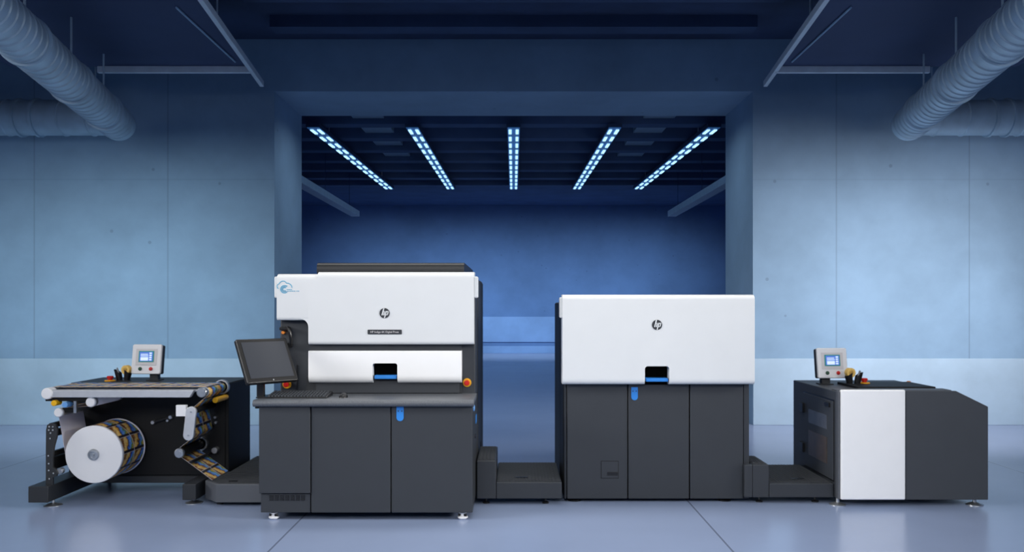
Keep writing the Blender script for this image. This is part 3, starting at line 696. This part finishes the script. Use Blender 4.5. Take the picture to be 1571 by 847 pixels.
# ------------------------------------------------------------------ label unwinder at the left
ROLL = (-3.713, 0.439, 0.254)
CIRC = [(-3.713, 0.439, 0.2555, 1), (-4.0, 0.815, 0.036, 1), (-3.717, 0.907, 0.040, -1), (-4.09, 0.990, 0.044, 1),
        (-2.742, 0.993, 0.043, 1), (-2.828, 0.825, 0.028, -1), (-2.851, 0.619, 0.028, 1), (-2.94, 0.459, 0.040, -1)]
W0, W1 = 7.60, 8.03
def unwinder():
    t = thing('label_unwinder', 'black open-fronted unwinding stand with label roll, silver rail and rollers', 'unwinding machine', (-3.45, 8.3, 0))
    m = MB(); m.box(-4.20, -2.69, 8.10, 8.76, 0.085, 1.018); m.build('cabinet', M_black, t, 0.006)
    m = MB(); m.box(-4.15, -2.72, 8.085, 8.105, 0.16, 0.985); m.build('front_panel', M_black, t, 0.004)
    m = MB(); m.box(-4.20, -2.69, 8.085, 8.12, 0.085, 0.15); m.build('plinth', M_char2, t, 0.004)
    m = MB(); m.box(-4.19, -2.70, 8.12, 8.75, 1.018, 1.026); m.build('top_plate', M_char2, t, 0.003)
    # foot beams
    for x0, x1, y0 in ((px(43, 7.42), px(73.5, 7.42), 7.42), (-2.905, -2.785, 7.52)):
        m = MB(); m.box(x0, x1, y0, 8.7, 0.05, 0.19); b = m.build('foot_beam', M_char2, t, 0.006)
        for y in (y0+0.12, 8.6): 
            xx = x1-0.02 if x0 < -4 else (x0+x1)/2
            m = MB(); m.lathe((xx, y, 0), [(0.075, 0), (0.075, 0.006), (0.03, 0.02), (0.014, 0.024), (0.014, 0.055)], 'z', 28); m.build('levelling_foot', M_steel, b)
    # upright post with bolts
    d = 7.5
    P = [(70, 744), (70, 690), (70.3, 660), (72, 652), (78, 649), (84, 651), (87.3, 657), (86, 672), (82.3, 685), (80.3, 700), (80.3, 717), (85, 720), (88, 726), (86, 731), (80.5, 733), (80.5, 744)]
    m = MB(); m.prism([(px(a, d), pz(b, d)) for a, b in P], d, d+0.03, 'y'); po = m.build('upright_post', M_char2, t, 0.003)
    for a, b in ((75.5, 655), (81, 655), (74.8, 660), (81, 660), (77.5, 664.5), (76.7, 673), (74, 699.5), (74.7, 711.5), (74.8, 722), (82, 726.5), (75.5, 735)):
        m = MB(); m.lathe((px(a, d), d, pz(b, d)), [(0.007, 0), (0.007, 0.003), (0.004, 0.005)], (0, -1, 0), 10); m.build('bolt', M_steel, po)
    for a, b, h_ in ((87, 654, 0.022), (88, 666.5, 0.030), (84, 698, 0.022), (86, 713, 0.055)):
        m = MB(); m.box(-4.080, -4.046, d+0.03, 8.12, pz(b, d)-h_, pz(b, d)+h_); m.build('tie_bar', M_black, t, 0.004)
    m = MB(); m.cyl((px(89, d), 0, pz(724, d)), 0.027, d+0.02, d+0.07, 'y', 20); m.build('silver_knob', M_steel, t)
    # table and rail
    m = MB(); m.box(-4.05, -2.79, 7.57, 8.10, 0.995, 1.012); m.build('web_table', M_alu, t, 0.003)
    m = MB(); m.prism([(-4.09, 0.950), (-2.84, 0.950), (-2.80, 1.016), (-4.09, 1.016)], 7.515, 7.57, 'y'); rl = m.build('front_rail', M_alu, t, 0.006)
    m = MB(); m.cyl((-4.085, 0, 0.985), 0.050, 7.50, 7.60, 'y', 32); m.build('rail_end_cap', M_wplastic, rl)
    m = MB(); m.box(-4.12, -3.70, 7.545, 7.60, 0.915, 0.945); m.build('under_rail', M_black, t, 0.004)
    m = MB(); m.box(px(112.5, 7.55), px(117, 7.55), 7.55, 7.58, pz(634, 7.55), 0.93); m.build('steel_strap', M_steel, t, 0.003)
    m = MB(); m.box(px(96, 7.58), px(116, 7.58), 7.575, 7.60, pz(633, 7.58), pz(626, 7.58)); m.build('strap_plate', M_black, t, 0.003)
    for a, b, mm, nm in ((84, 618.5, M_yellow, 'yellow'), (101, 621, M_paleblue, 'pale blue')):
        x, z = px(a, 7.52), pz(b, 7.52); m = MB(); m.cyl((x, 0, z), 0.025, 7.50, 7.60, 'y', 20); m.box(x-0.01, x+0.01, 7.56, 7.59, z, 0.93); o = m.build('clamp_handle', mm, t); o['label'] = nm+' clamp handle'
    m = MB(); m.cyl((-2.715, 0, 0.895), 0.026, 7.80, 8.10, 'y', 22); o = m.build('grip_rod', M_yellow, t); o['label'] = 'yellow grip rod'
    # rollers
    for i, (x, z, r, s) in enumerate(CIRC):
        if i == 0: continue
        ro = r-0.0015
        m = MB(); m.cyl((x, 0, z), ro, 7.56, 8.10, 'y', 28); rr = m.build('roller', M_black if i in (5, 6, 7) else M_steel, t)
        if i in (1, 2): m = MB(); m.cyl((x, 0, z), r+0.003, 7.53, 7.565, 'y', 28); m.build('roller_cap', M_wplastic, rr)
        if i in (4, 7): m = MB(); m.cyl((x, 0, z), r+0.002, 7.53, 7.57, 'y', 28); m.lathe((x, 7.53, z), [(0.02, 0), (0.02, 0.004)], (0, -1, 0), 16); m.build('roller_cap', M_steel, rr)
        if i in (4, 7):
            m = MB(); m.lathe((x, 0, z), [(r+0.012, 8.045), (r+0.026, 8.045), (r+0.026, 8.085), (r+0.012, 8.085), (r+0.012, 8.045)], 'y', 32); m.build('roller_flange', M_steel, rr)
    # dancer arm with white plate
    a, b = Vector((-2.828, 0.825)), Vector((-2.851, 0.619)); ax = (b-a).normalized(); nn = Vector((-ax.y, ax.x)); pts = []
    for k in range(13): q = PI*k/12; pts.append(tuple(a+nn*0.046*math.cos(q)-ax*0.046*math.sin(q)))
    for k in range(13): q = PI*k/12; pts.append(tuple(b-nn*0.046*math.cos(q)+ax*0.046*math.sin(q)))
    m = MB(); m.prism(pts, 7.515, 7.545, 'y'); ar = m.build('dancer_arm', M_alu, t, 0.004)
    for c_ in (a, b): m = MB(); m.lathe((c_.x, 7.515, c_.y), [(0.008, 0), (0.008, 0.003)], (0, -1, 0), 12); m.build('bolt', M_steel, ar)
    m = MB(); m.box(-2.966, -2.876, 7.53, 7.57, 0.783, 0.882); sb = m.build('sensor_box', M_wplastic, t, 0.004)
    m = MB(); m.cyl((-2.92, 0, 0.83), 0.012, 7.565, 8.1, 'y', 12); m.build('bracket_rod', M_black, sb)
    # fittings on the panel
    for p, q in (((235, 648), (262, 640)),):
        m = MB(); m.tube([(px(p[0], 8.06), 8.06, pz(p[1], 8.06)), (px(q[0], 8.06), 8.06, pz(q[1], 8.06))], 0.012, 8); hb = m.build('panel_handle', M_blackgloss, t)
        for u in (p, q): m = MB(); m.cyl((px(u[0], 8.06), 0, pz(u[1], 8.06)), 0.018, 8.04, 8.09, 'y', 14); m.build('handle_boss', M_steel, hb)
    for a_, b_ in ((331, 640), (332, 648), (258, 645)):
        m = MB(); m.cyl((px(a_, 8.08), 0, pz(b_, 8.08)), 0.013, 8.055, 8.09, 'y', 12); m.build('panel_stud', M_steel, t)
    m = MB(); m.tube([(-2.845, 7.57, 0.372), (-2.845, 8.09, 0.372)], 0.011, 10); m.build('web_guide', M_black, t)
    m = MB(); m.cyl((-2.80, 0, 0.40), 0.03, 8.02, 8.09, 'y', 14); m.build('guide_clamp', M_steel, t)
    m = MB(); m.cyl((ROLL[0], 0, ROLL[1]), 0.045, 8.05, 8.10, 'y', 24); m.build('spindle', M_black, t)
    emergency((px(169, 8.3), 8.3, 1.026), 0.05, t, (0, 0, 1))
unwinder()
operator_panel((px(224.5, 8.35), 8.35, pz(551, 8.35)), -1, 1.026, 'white operator panel with lit screen standing on the black label unwinder')
tool_holder(px(189.5, 8.36), 8.36, 1.026, 1, 'black twin cup holder left of the operator panel on the label unwinder', 'on the label unwinder')

def roll():
    x, z, r = ROLL
    t = thing('label_roll', 'thick roll of printed labels with a white end disc on the unwinder spindle', 'paper roll', (x, 7.8, z-r))
    m = MB(); N = 72; vs = []; 
    for y in (W0+0.012, W1):
        for k in range(N): a = 2*PI*k/N; vs.append((x+r*math.cos(a), y, z+r*math.sin(a)))
    fs = [(k, (k+1) % N, N+(k+1) % N, N+k) for k in range(N)]+[tuple(range(N))[::-1], tuple(range(N, 2*N))]
    m.add(vs, fs)
    L = 2*PI*r/0.145
    for k in range(N):
        v0, v1 = L*k/N, L*(k+1)/N; m.uv[k] = [(0.0, v0), (0.0, v1), (1.96, v1), (1.96, v0)]
    m.build('printed_paper', M_print, t)
    m = MB(); m.cyl((x, 0, z), r+0.0005, 7.585, W0+0.012, 'y', 72); o = m.build('end_disc', M_wplastic, t); o['label'] = 'white front end disc'
    m = MB(); m.cyl((x, 0, z), r+0.006, W1, 8.05, 'y', 72); m.build('rear_disc', M_paper, t)
    m = MB(); m.lathe((x, 7.585, z), [(0.05, 0), (0.05, 0.012), (0.044, 0.018), (0.03, 0.02), (0.028, 0.012), (0.012, 0.012), (0.010, 0.022), (0.001, 0.023)], (0, -1, 0), 28); m.build('core_cap', M_steel, t)
roll()

def web():
    pts = []
    def tang(c1, c2):
        v = Vector((c2[0]-c1[0], c2[1]-c1[1])); k = c1[3]*c1[2]-c2[3]*c2[2]
        b = math.atan2(v.y, v.x)+math.acos(max(-1, min(1, k/v.length)))
        n = Vector((math.cos(b), math.sin(b)))
        return b, Vector(c1[:2])+n*c1[3]*c1[2], Vector(c2[:2])+n*c2[3]*c2[2]
    cs = CIRC+[(-2.672, 0.2105, 0.0001, 1)]
    prev = None
    for i in range(len(cs)-1):
        b, p, q = tang(cs[i], cs[i+1])
        if prev is None:
            for k in range(6): a = b-0.25+0.25*k/6*1.0; pass
            pts.append(p)
        else:
            c = cs[i]; a0 = prev; d = b-a0
            if c[3] > 0:
                while d > 0: d -= 2*PI
                while d < -2*PI: d += 2*PI
            else:
                while d < 0: d += 2*PI
                while d > 2*PI: d -= 2*PI
            n = max(2, int(abs(d)/0.2))
            for k in range(n+1):
                a = a0+d*k/n; pts.append(Vector((c[0]+c[3]*c[2]*math.cos(a), c[1]+c[3]*c[2]*math.sin(a))))
        prev = b
        pts.append(q)
    # drop near duplicates
    P = [pts[0]]
    for p in pts[1:]:
        if (p-P[-1]).length > 1e-4: P.append(p)
    m = MB(); s = 0; ln = [0]
    for i in range(1, len(P)): s += (P[i]-P[i-1]).length; ln.append(s)
    vs = []
    for i, p in enumerate(P):
        d = (P[min(i+1, len(P)-1)]-P[max(i-1, 0)]).normalized(); n = Vector((-d.y, d.x))*0.0006
        vs += [(p.x+n.x, W0, p.y+n.y), (p.x+n.x, W1, p.y+n.y), (p.x-n.x, W0, p.y-n.y), (p.x-n.x, W1, p.y-n.y)]
    fa = []; fb = []
    for i in range(len(P)-1):
        a, b = 4*i, 4*(i+1)
        fa.append((a, b, b+1, a+1)); fb += [(a+2, a+3, b+3, b+2), (a, a+2, b+2, b), (a+1, b+1, b+3, a+3)]
    m.add(vs, fa, 0); m.f += [list(f) for f in fb]; m.mi += [1]*len(fb)
    for i in range(len(P)-1):
        v0, v1 = ln[i]/0.145, ln[i+1]/0.145
        m.uv[i] = [(0, v0), (0, v1), (1.96, v1), (1.96, v0)]
    o = m.build('label_web', [M_print, M_paper], origin=(-3.4, 7.8, 1.03), angle=60)
    tag(o, 'printed paper web threaded over the unwinder rollers from the roll to the platform', 'paper web')
web()

# ------------------------------------------------------------------ finishing cabinet at the right
def finisher():
    t = thing('finishing_cabinet', 'low charcoal cabinet with white front panel and sloped corner at the far right', 'finishing machine', (3.5, 8.1, 0))
    D = 7.5; X0, X1 = 2.843, 4.148; zb = 0.058
    m = MB(); m.prism([(X0, zb), (X1-0.006, zb), (X1-0.006, 0.862), (3.865, 1.0), (X0, 1.0)], D+0.03, 8.72, 'y'); m.build('body', M_char3, t, 0.008)
    xw = px(1389, D)
    m = MB(); m.box(px(1289.5, D), xw-0.002, D-0.012, D+0.03, zb, pz(598, D)); o = m.build('white_panel', M_white2, t, 0.014, 4); o['label'] = 'white front panel'
    m = MB(); m.prism([(xw+0.002, zb), (X1, zb), (X1, pz(624, D)), (px(1467, D), pz(600, D)), (xw+0.002, pz(600, D))], D-0.004, D+0.03, 'y'); m.build('front_panel', M_char3, t, 0.006)
    m = MB(); m.box(X0-0.004, px(1289, D), D, D+0.06, zb, 1.008); m.build('corner_post', M_step, t, 0.008)
    m = MB(); m.box(X0+0.02, 3.86, 7.56, 7.72, 1.0, 1.012); m.build('top_strip', M_step, t, 0.003)
    m = MB(); m.box(X0+0.28, 3.82, 7.76, 8.28, 1.0, 1.022); m.build('top_cover', M_black, t, 0.006)
    # door in the left side
    xs = X0-0.008
    m = MB(); m.box(xs, X0+0.01, 7.62, 8.40, 0.205, 0.905); dr = m.build('side_door', M_char3, t, 0.003); dr['label'] = 'dark side door with two windows'
    m = MB(); m.box(X0-0.002, X0+0.008, 7.605, 8.415, 0.19, 0.92); m.build('door_gap', M_blackgloss, t)
    m = MB(); m.box(xs-0.004, xs+0.002, 7.76, 8.24, 0.635, 0.765); o = m.build('upper_window', M_window, dr, 0.002)
    m = MB(); m.box(xs-0.004, xs+0.002, 7.76, 8.24, 0.325, 0.565); o = m.build('lower_window', M_amber, dr, 0.002); o['label'] = 'brown lower window'
    m = MB(); m.box(xs-0.014, xs, 7.68, 7.80, 0.845, 0.885); m.build('door_handle', M_blackgloss, dr, 0.004)
    for z in (0.76, 0.375): m = MB(); m.box(xs-0.02, X0+0.002, 8.36, 8.46, z-0.045, z+0.045); m.build('hinge', M_blackgloss, dr, 0.006)
    emergency((px(1326, 8.1), 8.1, 1.022), 0.05, t, (0, 0, 1))
    m = MB(); m.lathe((px(1394, 8.4), 8.4, 1.0), [(0.022, -0.02), (0.022, 0.01), (0.015, 0.018)], 'z', 16); o = m.build('warning_button', M_orange, t); o['label'] = 'small orange red button'
    for x, y in ((px(1285, 7.56), 7.56), (px(1495, 7.56), 7.56), (px(1285, 7.56), 8.6), (px(1495, 7.56), 8.6)):
        disc_foot(x, y, 0.06, 0.070, t, M_steel)
finisher()
operator_panel((px(1277, 8.2), 8.2, pz(557, 8.2)), 1, 1.0, 'white operator panel with lit screen standing on the finishing cabinet')
tool_holder(px(1309, 8.05), 8.05, 1.022, -1, 'black twin cup holder right of the operator panel on the finishing cabinet', 'on the finishing cabinet')
